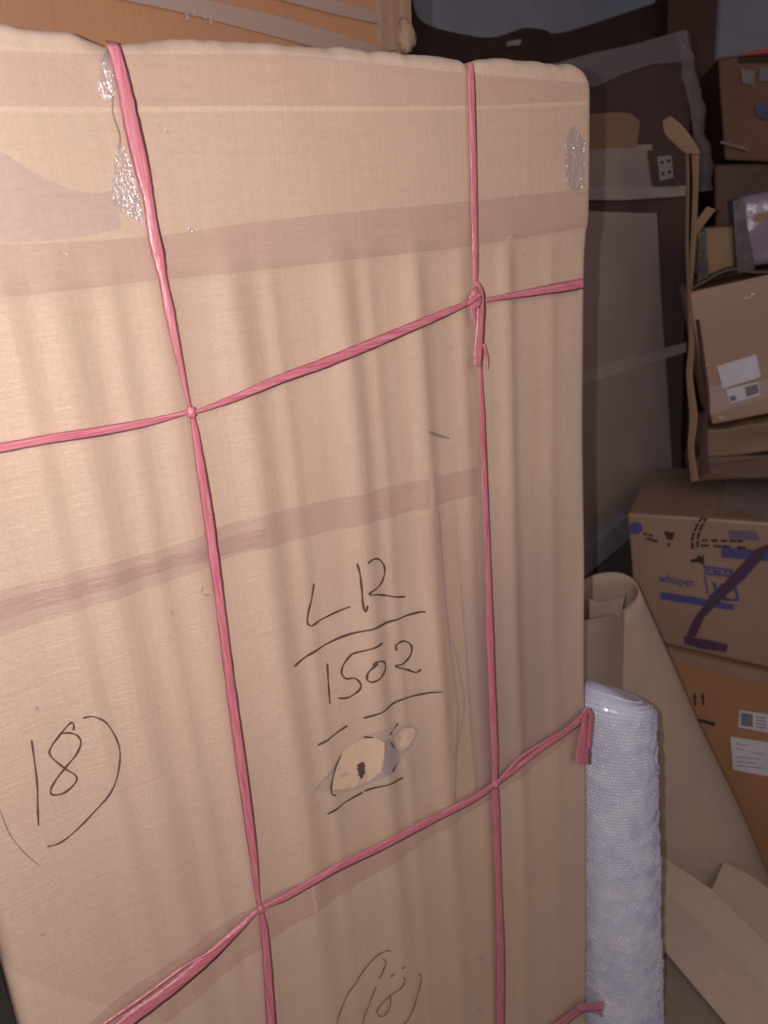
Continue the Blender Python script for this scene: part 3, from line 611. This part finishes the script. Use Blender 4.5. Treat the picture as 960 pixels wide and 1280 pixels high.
def printed_carton():
    t = thing('printed_carton', 'brown carton with blue print and crossing violet tape, upper of the right stack', 'carton', (1.7, 0.15, 0.7))
    q = [PW.at(784, 641), PW.at(1060, 660), PW.at(1060, 858), PW.at(796, 797)]
    new_obj('carton_body', box_from_quad(q, depthW, 6, 0.0015, 6, 0.007, 21), M['whisp'], t)
    def st(name, px, mat='blue', off=0.0022, th=0.0008, l=None):
        o = slab_obj(name, px, PW, M[mat], t, th, off)
        if l: lab(o, l)
        return o
    st('print_bar', [(826, 740), (870, 747), (918, 756), (917, 763), (870, 756), (826, 749)], l='long blue bar below the wording')
    text_part('whisper', PW, 823, 727, 11, M['blue'], t, 0.0025, to=(868, 734))
    st('print_badge', [(879, 707), (916, 712), (917, 722), (881, 718)], l='blue badge')
    text_part('ULTRA', PW, 882, 716, 6, M['whisp'], t, 0.0036, to=(914, 720))
    text_part('XL', PW, 885, 746, 19, M['blue'], t, 0.0030, to=(913, 751), shear=4)
    for px in ([(880, 720), (882, 720), (886, 742), (884, 742)], [(917, 733), (921, 735), (924, 750), (921, 750)], [(905, 749), (924, 749), (924, 752), (905, 751)]): st('print_line', px)
    st('print_bar', [(902, 684), (1000, 692), (1000, 705), (902, 697)], l='upper blue bar')
    st('print_bar', [(911, 663), (945, 665), (950, 676), (912, 674)], 'fadedblue', l='faded blue patch near the top')
    st('blue_spot', [(787, 655), (795, 652), (802, 656), (803, 663), (797, 668), (788, 667)], 'blue', l='blue smudge at the left corner')
    st('violet_tape', [(946, 686), (972, 676), (960, 690), (930, 724), (900, 752), (880, 772), (870, 795), (858, 797), (866, 776), (884, 752), (912, 722)], 'purpletape', 0.0034, 0.0015, 'violet tape running diagonally')
    st('violet_tape', [(855, 795), (885, 800), (910, 806), (908, 815), (880, 812), (856, 805)], 'purpletape', 0.0034, 0.001, 'violet tape end at the bottom')
    # dashes of the tear-off perforation, printed marks
    def dash(x0, y0, x1, y1, wd=2.6):
        L = math.hypot(x1 - x0, y1 - y0); nx, ny = (y1 - y0) / L * wd / 2, -(x1 - x0) / L * wd / 2
        st('perforation', [(x0 + nx, y0 + ny), (x1 + nx, y1 + ny), (x1 - nx, y1 - ny), (x0 - nx, y0 - ny)], 'darkprint')
    for x in (877, 889, 901, 912, 921): dash(x, 675.5 + (x - 877) * 0.02, x + 8, 675.8 + (x - 877) * 0.02)
    for x in (876, 892, 903, 922): dash(x, 682 + (x - 877) * 0.05, x + 10, 682.4 + (x - 877) * 0.05)
    for c in ([(866, 686), (865, 676), (868, 664), (874, 652), (880, 645)], [(872, 684), (872, 674), (875, 663), (880, 652), (884, 646)]):
        for a, b in zip(c, c[1:]): dash(a[0], a[1], a[0] + (b[0] - a[0]) * 0.8, a[1] + (b[1] - a[1]) * 0.8, 3)
    for x, y in ((804, 667), (811, 669)): dash(x, y, x + 5, y + 0.8)
    dash(808, 673, 822, 677)
    st('print_mark', [(830, 664), (844, 666), (842, 671), (840, 675), (834, 674), (832, 670)], 'darkprint', l='dark cup-shaped symbol'); st('print_mark', [(834, 679), (838, 679), (837, 683), (835, 683)], 'darkprint')
    st('print_mark', [(863, 700), (871, 698), (873, 694), (877, 697), (880, 692), (880, 707), (874, 703), (864, 703)], 'darkprint', l='dark arrow-like symbol')
    st('side_tape', [(799, 680), (821, 684), (824, 800), (803, 796)], 'whisp', 0.0016, 0.0012, 'upright brown tape at the left')
    # crumpled clear film over the top right
    bm = bmesh.new(); rows = []
    a, b = PW.at(900, 645, 0.004), PW.at(1000, 664, 0.004)
    for i in range(25):
        row = []
        for j in range(13):
            p = a.lerp(b, i / 24) - PW.n * (j / 12 * 0.3) + V((0, 0, 0.006)); p.z += 0.018 * abs(noise.noise(p * 14)) + 0.003; row.append(bm.verts.new(p))
        rows.append(row)
    for r1, r2 in zip(rows, rows[1:]):
        for k in range(12): bm.faces.new((r1[k], r1[k + 1], r2[k + 1], r2[k]))
    new_obj('film_sheet', bm, M['greyfilm'], t, smooth=True)
printed_carton()

def lower_printed():
    P = Plane(PW.p + PW.n * 0.012, PW.n)
    t = thing('shipping_carton', 'orange-brown carton with two white labels, lower of the right stack', 'carton', (1.7, 0.15, 0.25))
    q = [P.at(796, 803), P.at(1060, 866), P.at(1060, 1146), P.at(800, 1056)]
    new_obj('carton_body', box_from_quad(q, depthW, 6, 0.0015, 6, 0.006, 31), M['whisp2'], t)
    last = [t]
    def st(name, px, mat='darkprint', off=0.0022, th=0.0008, l=None):
        o = slab_obj(name, px, P, M[mat], last[0] if name == 'label_print' else t, th, off)
        if name == 'label': last[0] = o
        if l: lab(o, l)
    for x in (867, 877):     # two up-arrows
        st('print_mark', [(x + 1, 882), (x + 0.4, 872), (x - 1.4, 872), (x + 1.4, 866), (x + 4, 872), (x + 2.6, 872), (x + 3.4, 882)], l='printed up arrow')
    st('print_mark', [(872, 898), (880, 900), (894, 904), (893, 908), (884, 905), (873, 902)], l='smudged word below the arrows')
    st('label', [(924, 888), (1010, 900), (1010, 925), (923, 909)], 'white', 0.0022, 0.001, 'white narrow label')
    st('label_print', [(926, 891), (941, 893), (941, 909), (926, 907)], 'greyprint', 0.0036, 0.0005, 'dark grey square on the narrow label')
    for k in range(4): st('label_print', [(945, 895.5 + k * 4), (958, 897.5 + k * 4), (958, 898.8 + k * 4), (945, 896.8 + k * 4)], 'greyprint', 0.0036, 0.0005)
    st('label', [(913, 921), (1010, 936), (1010, 980), (916, 962)], 'white', 0.0022, 0.001, 'larger white label')
    for k, (x0, x1) in enumerate(((920, 935), (920, 930), (940, 956), (921, 950), (922, 945), (921, 952))): st('label_print', [(x0, 929 + k * 5.5), (x1, 932 + k * 5.5), (x1, 933 + k * 5.5), (x0, 930 + k * 5.5)], 'greyprint', 0.0036, 0.0003)
    st('tape', [(796, 803), (1000, 852), (1000, 866), (800, 816)], 'whisp', 0.002, 0.001, 'dull brown tape along the top edge')
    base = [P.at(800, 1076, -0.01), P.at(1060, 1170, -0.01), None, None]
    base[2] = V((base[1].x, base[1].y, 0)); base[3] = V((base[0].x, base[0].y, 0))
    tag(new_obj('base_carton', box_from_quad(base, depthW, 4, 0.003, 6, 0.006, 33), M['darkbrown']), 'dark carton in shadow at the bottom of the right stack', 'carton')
lower_printed()

def labelled():
    P = vplane(875, 440, 2.05, -50)
    bk = -P.n * 0.24
    t = thing('labelled_carton', 'tilted brown carton with a bluish white address label, beside the folded sheet', 'carton', (1.6, 0.3, 1.3))
    q = [P.at(859, 366), P.at(1050, 322), P.at(1060, 498), P.at(890, 531)]
    m = cardboard('labelled_carton_kraft', (0.40, 0.265, 0.20), 0.08, 0.4, 0.5, 0.3)
    new_obj('carton_body', box_from_quad(q, bk, 6, 0.002, 6, 0.006, 41), m, t)
    # open flap that arches over the top edge
    bm = bmesh.new(); rows = []
    for (x, y) in catmull([(862, 364), (880, 354), (900, 343), (918, 338), (950, 342), (1000, 336)], 6):
        a = P.at(x, y, 0.004); rows.append([bm.verts.new(v) for v in (a, a + V((0, 0, 0.006)), a + bk * 0.5 + V((0, 0, 0.012)), a + bk * 0.5)])
    for g, h in zip(rows, rows[1:]):
        for k in range(4): bm.faces.new((g[k], g[(k + 1) % 4], h[(k + 1) % 4], h[k]))
    bm.faces.new(rows[0]); bm.faces.new(list(reversed(rows[-1])))
    lab(new_obj('top_flap', bm, M['darkbrown'], t), 'dark raised flap along the top edge')
    last = [t]
    def st(name, px, mat, off, th, l=None):
        o = slab_obj(name, px, P, mat, last[0] if name == 'label_print' else t, th, off)
        if name == 'address_label': last[0] = o
        if l: lab(o, l)
    st('address_label', [(896, 458), (945, 443), (951, 471), (904, 486)], M['white'], 0.003, 0.001, 'bluish white paper label')
    st('address_label', [(907, 487), (948, 477), (950, 494), (913, 505)], M['white'], 0.003, 0.001, 'small second label below')
    st('label_print', [(931, 484), (947, 480), (949, 491), (933, 496)], M['greyprint'], 0.0045, 0.0005, 'dark grey block on the small label')
    st('label_print', [(912, 496), (919, 494), (921, 500), (914, 502)], M['greyprint'], 0.0045, 0.0005)
    st('tape', [(884, 484), (904, 480), (908, 488), (1040, 452), (1040, 470), (912, 512), (888, 518)], M['dusty'] if False else M['film_grey'], 0.0022, 0.0006, 'clear tape band under the labels')
    for x, y, r in ((934, 372, 5), (941, 368, 3), (884, 456, 4), (901, 522, 3)):
        st('tape_glint', [(x - r, y - 1), (x + r, y - 2), (x + r, y + 1), (x - r, y + 2)], M['film_torn'], 0.004, 0.0006)
    # packed flat cardboard below it
    f = thing('flattened_carton', 'crumpled tan flattened carton squeezed under the labelled carton', 'carton', (1.6, 0.3, 1.1))
    P2 = Plane(P.p + P.n * 0.02, P.n)
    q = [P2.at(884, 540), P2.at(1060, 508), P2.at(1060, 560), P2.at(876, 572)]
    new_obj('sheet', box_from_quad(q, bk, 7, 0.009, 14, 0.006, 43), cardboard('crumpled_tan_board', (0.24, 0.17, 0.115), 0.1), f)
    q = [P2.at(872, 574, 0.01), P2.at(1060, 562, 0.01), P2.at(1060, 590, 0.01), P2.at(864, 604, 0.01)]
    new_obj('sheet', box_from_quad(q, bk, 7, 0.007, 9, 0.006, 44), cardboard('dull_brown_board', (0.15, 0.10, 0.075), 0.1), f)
labelled()

def upper_right():
    # black film-wrapped small box and violet bundle on top of the labelled carton
    P = Plane(vplane(875, 440, 2.05, -50).p, vplane(875, 440, 2.05, -50).n); P.p = P.p - P.n * 0.03; bk = -P.n * 0.14
    t = thing('small_wrapped_box', 'small brown box in black plastic on top of the labelled carton', 'box', (1.6, 0.4, 1.5))
    q = [P.at(879, 286), P.at(917, 282), P.at(919, 338), P.at(874, 346)]
    new_obj('box_body', box_from_quad(q, bk, 5, 0.003, 9, 0.006, 51), M['tan'], t)
    lab(slab_obj('black_wrap', [(873, 292), (883, 285), (886, 346), (872, 356)], P, plain('black_film', (0.03, 0.026, 0.032), 0.22, 0.7, 0.5, 12, 0.008), t, 0.012, 0.002), 'black shiny plastic on the left')
    P2 = Plane(P.p + P.n * 0.022, P.n)
    m = plain('violet_film', (0.26, 0.21, 0.33), 0.28, 0.6, 0.5, 8, 0.012)
    q = [P2.at(922, 246), P2.at(1040, 222), P2.at(1050, 312), P2.at(938, 333)]
    v = thing('violet_bundle', 'violet plastic-wrapped bundle at the right edge above the labelled carton', 'bundle', (1.5, 0.2, 1.5))
    new_obj('bundle_body', box_from_quad(q, -P2.n * 0.22, 8, 0.012, 12, 0.016, 52), m, v, smooth=True)
    lab(slab_obj('paper_strip', [(943, 268), (1000, 256), (1000, 264), (944, 277)], P2, M['tan'], v, 0.002, 0.010), 'tan paper strip')
    lab(slab_obj('dark_plastic', [(916, 252), (928, 248), (944, 336), (922, 342)], P2, plain('dark_film', (0.06, 0.05, 0.065), 0.28, 0.6, 0.5, 12, 0.008), v, 0.02, -0.012), 'dark film on the left side')
    # big dark red-brown cartons further back
    P3 = vplane(920, 150, 2.65, -48)
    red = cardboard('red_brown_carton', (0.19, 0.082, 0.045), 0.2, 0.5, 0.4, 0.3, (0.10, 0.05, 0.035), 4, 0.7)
    u = thing('red_brown_carton', 'dark red-brown carton with red rim at the upper right corner', 'carton', (2, 0.6, 1.9))
    q = [P3.at(897, 72), P3.at(1060, 50), P3.at(1060, 205), P3.at(906, 200)]
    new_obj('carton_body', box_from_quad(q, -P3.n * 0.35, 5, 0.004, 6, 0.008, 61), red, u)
    lab(slab_obj('rim', [(928, 66), (1000, 50), (1000, 62), (926, 70)], P3, plain('red_plastic', (0.42, 0.03, 0.02), 0.4), u, 0.01, 0.004), 'red rim')
    lab(slab_obj('shadow_gap', [(922, 72), (1000, 64), (1000, 78), (924, 78)], P3, M['darkprint'], u, 0.002, 0.004), 'painted shadow under the rim')  # dark strip painted in as the shadow below the rim
    lab(slab_obj('print_patch', [(926, 86), (944, 88), (942, 106), (928, 104)], P3, plain('greyish_print', (0.20, 0.19, 0.20), 0.5), u, 0.002, 0.004), 'grey printed patch')
    lab(slab_obj('print_patch', [(950, 84), (975, 84), (970, 100), (948, 102)], P3, plain('greyish_print_pale', (0.16, 0.16, 0.18), 0.5), u, 0.002, 0.004), 'second grey patch')
    lab(slab_obj('blue_patch', [(943, 131), (1000, 128), (1000, 152), (958, 150), (945, 144)], P3, plain('deep_blue', (0.02, 0.03, 0.16), 0.4), u, 0.004, 0.004), 'deep blue patch')
    q = [P3.at(893, 205), P3.at(1060, 208), P3.at(1060, 420), P3.at(893, 420)]
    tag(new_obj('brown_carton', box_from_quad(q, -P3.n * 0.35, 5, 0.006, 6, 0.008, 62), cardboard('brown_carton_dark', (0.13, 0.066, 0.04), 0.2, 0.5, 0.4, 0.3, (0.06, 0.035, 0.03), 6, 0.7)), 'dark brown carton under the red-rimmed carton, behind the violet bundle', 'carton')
    s = bmesh.new(); poly_slab(s, [P3.at(901, 176, 0.02), P3.at(935, 186, 0.02), P3.at(935, 188.5, 0.02), P3.at(901, 179, 0.02)], -P3.n * 0.03)
    lab(new_obj('tape_edge', s, plain('pale_tape', (0.22, 0.18, 0.17), 0.4), u), 'thin pale tape end')
    # what carries them: a stack down to the floor, hidden by the nearer cartons
    b = [P3.at(893, 424), P3.at(1060, 424)]; b += [V((b[1].x, b[1].y, 0)), V((b[0].x, b[0].y, 0))]
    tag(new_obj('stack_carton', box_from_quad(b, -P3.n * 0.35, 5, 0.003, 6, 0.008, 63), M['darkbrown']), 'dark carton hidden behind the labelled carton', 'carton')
upper_right()

def back_things():
    # dark wooden post
    P = vplane(868, 100, 3.25, -30)
    q = [P.at(838, -60), P.at(901, -60), P.at(893, 70), P.at(838, 70)]
    d = P.n * -0.12
    lo = [V((q[1].x, q[1].y, 0)), V((q[0].x, q[0].y, 0))]
    wood = cardboard('dark_wood', (0.115, 0.062, 0.045), 0.2, 0.6, 0.3, 0.4, (0.07, 0.04, 0.035), 4, 0.6, (30, 30, 2))
    top = [V((q[0].x, q[0].y, 3.1)), V((q[1].x, q[1].y, 3.1))]
    tag(new_obj('wooden_post', box_from_quad(top + lo, d, 3, 0.003, 3, 0.006, 71), wood), 'dark brown upright post in front of the grey wall', 'post')
    # sagging dark tarpaulin over goods behind the big carton
    P = vplane(680, 40, 2.75, 5)
    bm = bmesh.new(); rows = []
    prof = catmull([(440, -60), (490, -30), (513, -6), (522, 20), (540, 33), (575, 42), (610, 47), (635, 42), (655, 35), (680, 37), (695, 42), (740, 30), (785, 16), (835, -2)], 5)
    for x, y in prof:
        a = P.at(x, y); row = []
        for k in range(10):
            row.append(bm.verts.new(a + V((0, 0.45 * (1 - k / 3) if k < 3 else 0, 0)) + V((0, 0, -max(0, k - 3) / 6 * (a.z - 0.02))) + noise.noise_vector(V((x * 0.02, k * 0.8, 0))) * (0.03 if k > 3 else 0.0)))
        rows.append(row)
    for g, h in zip(rows, rows[1:]):
        for k in range(9): bm.faces.new((g[k], g[k + 1], h[k + 1], h[k]))
    o = new_obj('tarpaulin', bm, plain('dark_brown_tarpaulin', (0.075, 0.045, 0.038), 0.6, 0.3, 0.4, 8, 0.02), None, smooth=True)
    md = o.modifiers.new('solid', 'SOLIDIFY'); md.thickness = 0.006
    tag(o, 'dark brown tarpaulin sagging over goods behind the huge carton', 'tarpaulin')
    bm = bmesh.new(); poly_slab(bm, [P.at(637, 51, 0.05), P.at(652, 49, 0.05), P.at(650, 56, 0.05), P.at(636, 57, 0.05)], V((0, 0.01, 0)))
    g = new_obj('glint_scrap', bm, M['film_torn'])  # pale patch set in for a glint of plastic
    tag(g, 'pale scrap of clear film laid on the tarpaulin as a glint', 'film')
    # neighbour at the lower left, seen past the big carton's left edge
    bm = box_from_quad([V((-0.75, 0.10, 1.2)), V((-0.09, 0.10, 1.2)), V((-0.09, 0.10, 0)), V((-0.75, 0.10, 0))], V((0, 0.4, 0)), 4, 0.003, 5, 0.008, 77)
    tag(new_obj('shadowed_carton', bm, M['dustgrey']), 'greyish carton just visible past the lower left edge of the huge carton', 'carton')
back_things()

# ================================================================== PAPER ROLLS, BUBBLE WRAP, SHEETS
M['paper'] = cardboard('kraft_paper', (0.47, 0.38, 0.315), 0.06, 0.65, 0.25, 0.25, (0.39, 0.31, 0.27), 4, 0.5, (8, 8, 3))
M['paper2'] = cardboard('pale_kraft_paper', (0.50, 0.415, 0.34), 0.05, 0.65, 0.25, 0.15, None, 4, 0.5, (8, 8, 3))
def spiral_roll(name, top, bot, r0, r1, turns, mat, th=0.004, flat=1.0, rows=24, lip=0.0, seed=0, parent=None, gap=0.008, lump=0.0):
    """a rolled sheet: a spiral cross-section swept from top to bot, radius r0 (top) to r1"""
    ax = (bot - top).normalized(); ref = V((0, 0, 1)) if abs(ax.z) < 0.9 else V((1, 0, 0))
    toc = (CAM - top); s = ax.cross(toc).normalized(); f = s.cross(ax).normalized()
    bm = bmesh.new(); N = int(40 * turns); g = []
    for j in range(rows + 1):
        v = j / rows; c = top.lerp(bot, v); r = r0 + (r1 - r0) * v; ring = []
        for i in range(N + 1):
            a = 2 * math.pi * turns * i / N + seed; rr = r - gap * (i / N) * turns + lump * noise.noise(V((math.cos(a) * 1.5, math.sin(a) * 1.5, v * 3 + seed)))
            cc = c + ax * (lip * math.sin(a) * (1 - v))
            ring.append(bm.verts.new(cc + s * math.cos(a) * rr + f * math.sin(a) * rr * flat))
        g.append(ring)
    for j in range(rows):
        for i in range(N): bm.faces.new((g[j][i], g[j][i + 1], g[j + 1][i + 1], g[j + 1][i]))
    o = new_obj(name, bm, mat, parent, smooth=True)
    md = o.modifiers.new('solid', 'SOLIDIFY'); md.thickness = th; md.offset = 0
    return o
def at_range(px, py, r):
    d = ray(px, py); return CAM + d * (r / math.hypot(d.x, d.y))

def rolls():
    # large cone of kraft paper leaning to the left
    PC = vplane(790, 740, 1.66, -40)
    top = PC.at(756, 742); 
    bot = PC.at(835, 1240); bot.z = max(bot.z, 0.0)
    t = thing('paper_cone', 'large brown kraft paper sheet rolled into a cone, leaning behind the bubble wrap', 'paper roll', (1.1, 0.1, 0))
    o = spiral_roll('paper_sheet', top, bot, 0.072, 0.272, 1.35, M['paper'], 0.003, 0.5, 30, 0.035, 0.4, t, 0.006, 0.006)
    # paler stiff sheet tucked into the front of the cone
    PI = vplane(760, 800, 1.47, 20)
    bm = bmesh.new(); rows = []
    for k in range(13):
        q = k / 12; x = 715 + (791 - 715) * q; rr = []
        for j2 in range(12):
            y0 = 779 - 15 * q; y = y0 + (1010 - y0) * j2 / 11
            rr.append(bm.verts.new(PI.at(x + 6 * j2 / 11, y, -0.03 * (2 * q - 1) ** 2 * (1 if q > 0.5 else 0.5))))
        rows.append(rr)
    for a_, b_ in zip(rows, rows[1:]):
        for k in range(11): bm.faces.new((a_[k], b_[k], b_[k + 1], a_[k + 1]))
    o = new_obj('inner_sheet', bm, M['paper2'], t, smooth=True); o.modifiers.new('solid', 'SOLIDIFY').thickness = 0.004
    lab(o, 'paler stiff paper sheet tucked in front of the cone')
    PJ = vplane(760, 760, 1.52, 10)
    slab_obj('inner_curl', [(736, 748), (748, 752), (764, 751), (782, 742), (779, 756), (774, 775), (740, 790)], PJ, M['paper2'], t, 0.003, 0)
    # bubble wrap roll
    b = thing('bubble_wrap_roll', 'bluish white bubble wrap roll standing right of the huge carton', 'bubble wrap', (1.05, 0.15, 0))
    c_top = at_range(763, 862, 1.30); c_bot = V((c_top.x + 0.012, c_top.y - 0.030, 0.0))
    R0, R1 = 0.080, 0.094
    bw = plain('bubble_film', (0.68, 0.73, 1.0), 0.17, 0.8, 0.3, 60, 0.003)
    ax = (c_bot - c_top); H = ax.length; ax.normalize(); s = ax.cross(V((0, 1, 0))).normalized(); f = s.cross(ax)
    SAG = 0
    def on(v, a, dr=0.0):
        z = v * H; r = R0 + (R1 - R0) * v + dr
        k = 0.035
        if z < k: r *= 0.45 + 0.55 * math.sqrt(max(0.0, 1 - (1 - z / k) ** 2))
        r *= 1 + 0.03 * noise.noise(V((math.cos(a) * 1.2, math.sin(a) * 1.2, v * 7)))
        sag = 0.030 * math.cos(a - math.radians(SAG)) * max(0, 1 - z / 0.25)
        return c_top + ax * (z + sag) + s * math.cos(a) * r + f * math.sin(a) * r
    bm = bmesh.new(); g = []
    vs = [0, 0.005, 0.012, 0.02, 0.035, 0.05] + [0.05 + 0.95 * i / 40 for i in range(1, 41)]
    for v in vs: g.append([bm.verts.new(on(v, 2 * math.pi * i / 64)) for i in range(64)])
    for r1, r2 in zip(g, g[1:]):
        for i in range(64): bm.faces.new((r1[i], r1[(i + 1) % 64], r2[(i + 1) % 64], r2[i]))
    bm.faces.new(g[0]); bm.faces.new(list(reversed(g[-1])))
    new_obj('film_layers', bm, bw, b, smooth=True)
    vv, ff = [], []; pitch = 0.0072; nrow = int(H / (pitch * 0.87)); na = int(2 * math.pi * R1 / pitch)
    for j in range(nrow):
        v = (j + 0.5) / nrow
        for i in range(na):
            a = 2 * math.pi * (i + 0.5 * (j % 2)) / na
            p = on(v, a); n = (on(v, a, 0.01) - p).normalized(); n = (s * math.cos(a) + f * math.sin(a)) if n.length < 0.5 else n
            if n.dot(CAM - p) < -0.25: continue
            n = (n + noise.noise_vector(p * 45) * 0.55).normalized()
            e = n.cross(ax).normalized(); h = n.cross(e); r = pitch * random.uniform(0.34, 0.48); k0 = len(vv); hh = random.uniform(0.0005, 0.0016)
            for q in range(7): t_ = q * 2 * math.pi / 7; vv.append(p + (e * math.cos(t_) + h * math.sin(t_)) * r)
            for q in range(7): t_ = q * 2 * math.pi / 7; vv.append(p + (e * math.cos(t_) + h * math.sin(t_)) * r * 0.7 + n * hh * 0.75)
            vv.append(p + n * hh)
            for q in range(7):
                q2 = (q + 1) % 7; ff.append((k0 + q, k0 + q2, k0 + 7 + q2, k0 + 7 + q)); ff.append((k0 + 7 + q, k0 + 7 + q2, k0 + 14))
    me = bpy.data.meshes.new('bubbles'); me.from_pydata(vv, [], ff); me.materials.append(bw)
    for p in me.polygons: p.use_smooth = True
    o = bpy.data.objects.new('bubbles', me); C.objects.link(o); o.parent = b; o.matrix_parent_inverse = Matrix.Translation(-b.location); o['kind'] = 'stuff'
    # brown ply showing along the right-hand edge of the roll
    def pxof(p):
        d = p - CAM; return d.dot(EX) / d.dot(EZ)
    am = max((2 * math.pi * i / 180 for i in range(180)), key=lambda a: pxof(on(0.5, a)))
    sg = 1 if pxof(on(0.5, am + 0.5)) < pxof(on(0.5, am - 0.5)) else 1
    bm = bmesh.new(); rows = []
    for k in range(61):
        v = 0.07 + 0.93 * k / 60; wob = 0.0016 * math.sin(k * 1.7)
        rows.append([bm.verts.new(on(v, am + da, dr + wob)) for da, dr in ((-0.16, 0.0005), (0, 0.0022), (0.16, 0.0005), (0.16, -0.001), (-0.16, -0.001))])
    for g1, g2 in zip(rows, rows[1:]):
        for k in range(5): bm.faces.new((g1[k], g1[(k + 1) % 5], g2[(k + 1) % 5], g2[k]))
    lab(new_obj('backing_edge', bm, M['tan'], b), 'thin brown backing edge')
    # ---- flattened cardboard sheets at the bottom right
    bm.free()
    def sheet(name, px, plane, th, mat, label, seed, cat='cardboard'):
        pts = [plane.at(x, y) for x, y in px]
        bm = bmesh.new(); poly_slab(bm, pts, -plane.n * th)
        o = new_obj(name, bm, mat); tag(o, label, cat); return o
    def slanted(px, py, r, heading, slope):
        p = at_range(px, py, r); a = math.radians(heading); n = V((-math.cos(a) * math.sin(slope), -math.sin(a) * math.sin(slope), math.cos(slope))); return Plane(p, n)
    A = slanted(900, 1180, 1.43, 30, math.radians(30))
    g = 'flattened cardboard sheets at the lower right'
    o = sheet('cardboard_sheet', [(905, 1078), (935, 1092), (1030, 1160), (1030, 1260), (960, 1185), (890, 1112)], Plane(A.p - A.n * 0.035, A.n), 0.012, M['paper'], 'short tan cardboard sheet poking up behind the long sheets', 1)
    o['group'] = g
    o = sheet('cardboard_sheet', [(790, 1040), (830, 1072), (890, 1112), (960, 1180), (1030, 1245), (1030, 1330), (960, 1290), (880, 1200), (832, 1140), (790, 1100)], A, 0.010, M['paper2'], 'upper long tan cardboard sheet with a ridge, right of the bubble wrap', 2); o['group'] = g
    o = sheet('cardboard_sheet', [(790, 1080), (832, 1118), (890, 1170), (960, 1245), (1030, 1330), (1000, 1400), (925, 1300), (832, 1190), (790, 1150)], Plane(A.p + A.n * 0.016, (A.n + V((0.05, 0.02, 0))).normalized()), 0.008, M['paper'], 'middle tan cardboard sheet folded lengthwise, right of the bubble wrap', 3); o['group'] = g
    o = sheet('cardboard_sheet', [(780, 1130), (832, 1190), (880, 1240), (930, 1300), (980, 1400), (780, 1400)], Plane(A.p - A.n * 0.02, A.n), 0.010, cardboard('shaded_board', (0.21, 0.165, 0.135), 0.08), 'brown cardboard sheet with shade in its colour, lowest beside the bubble wrap', 4); o['group'] = g  # darker copy of the board tone, shade put into the colour
rolls()
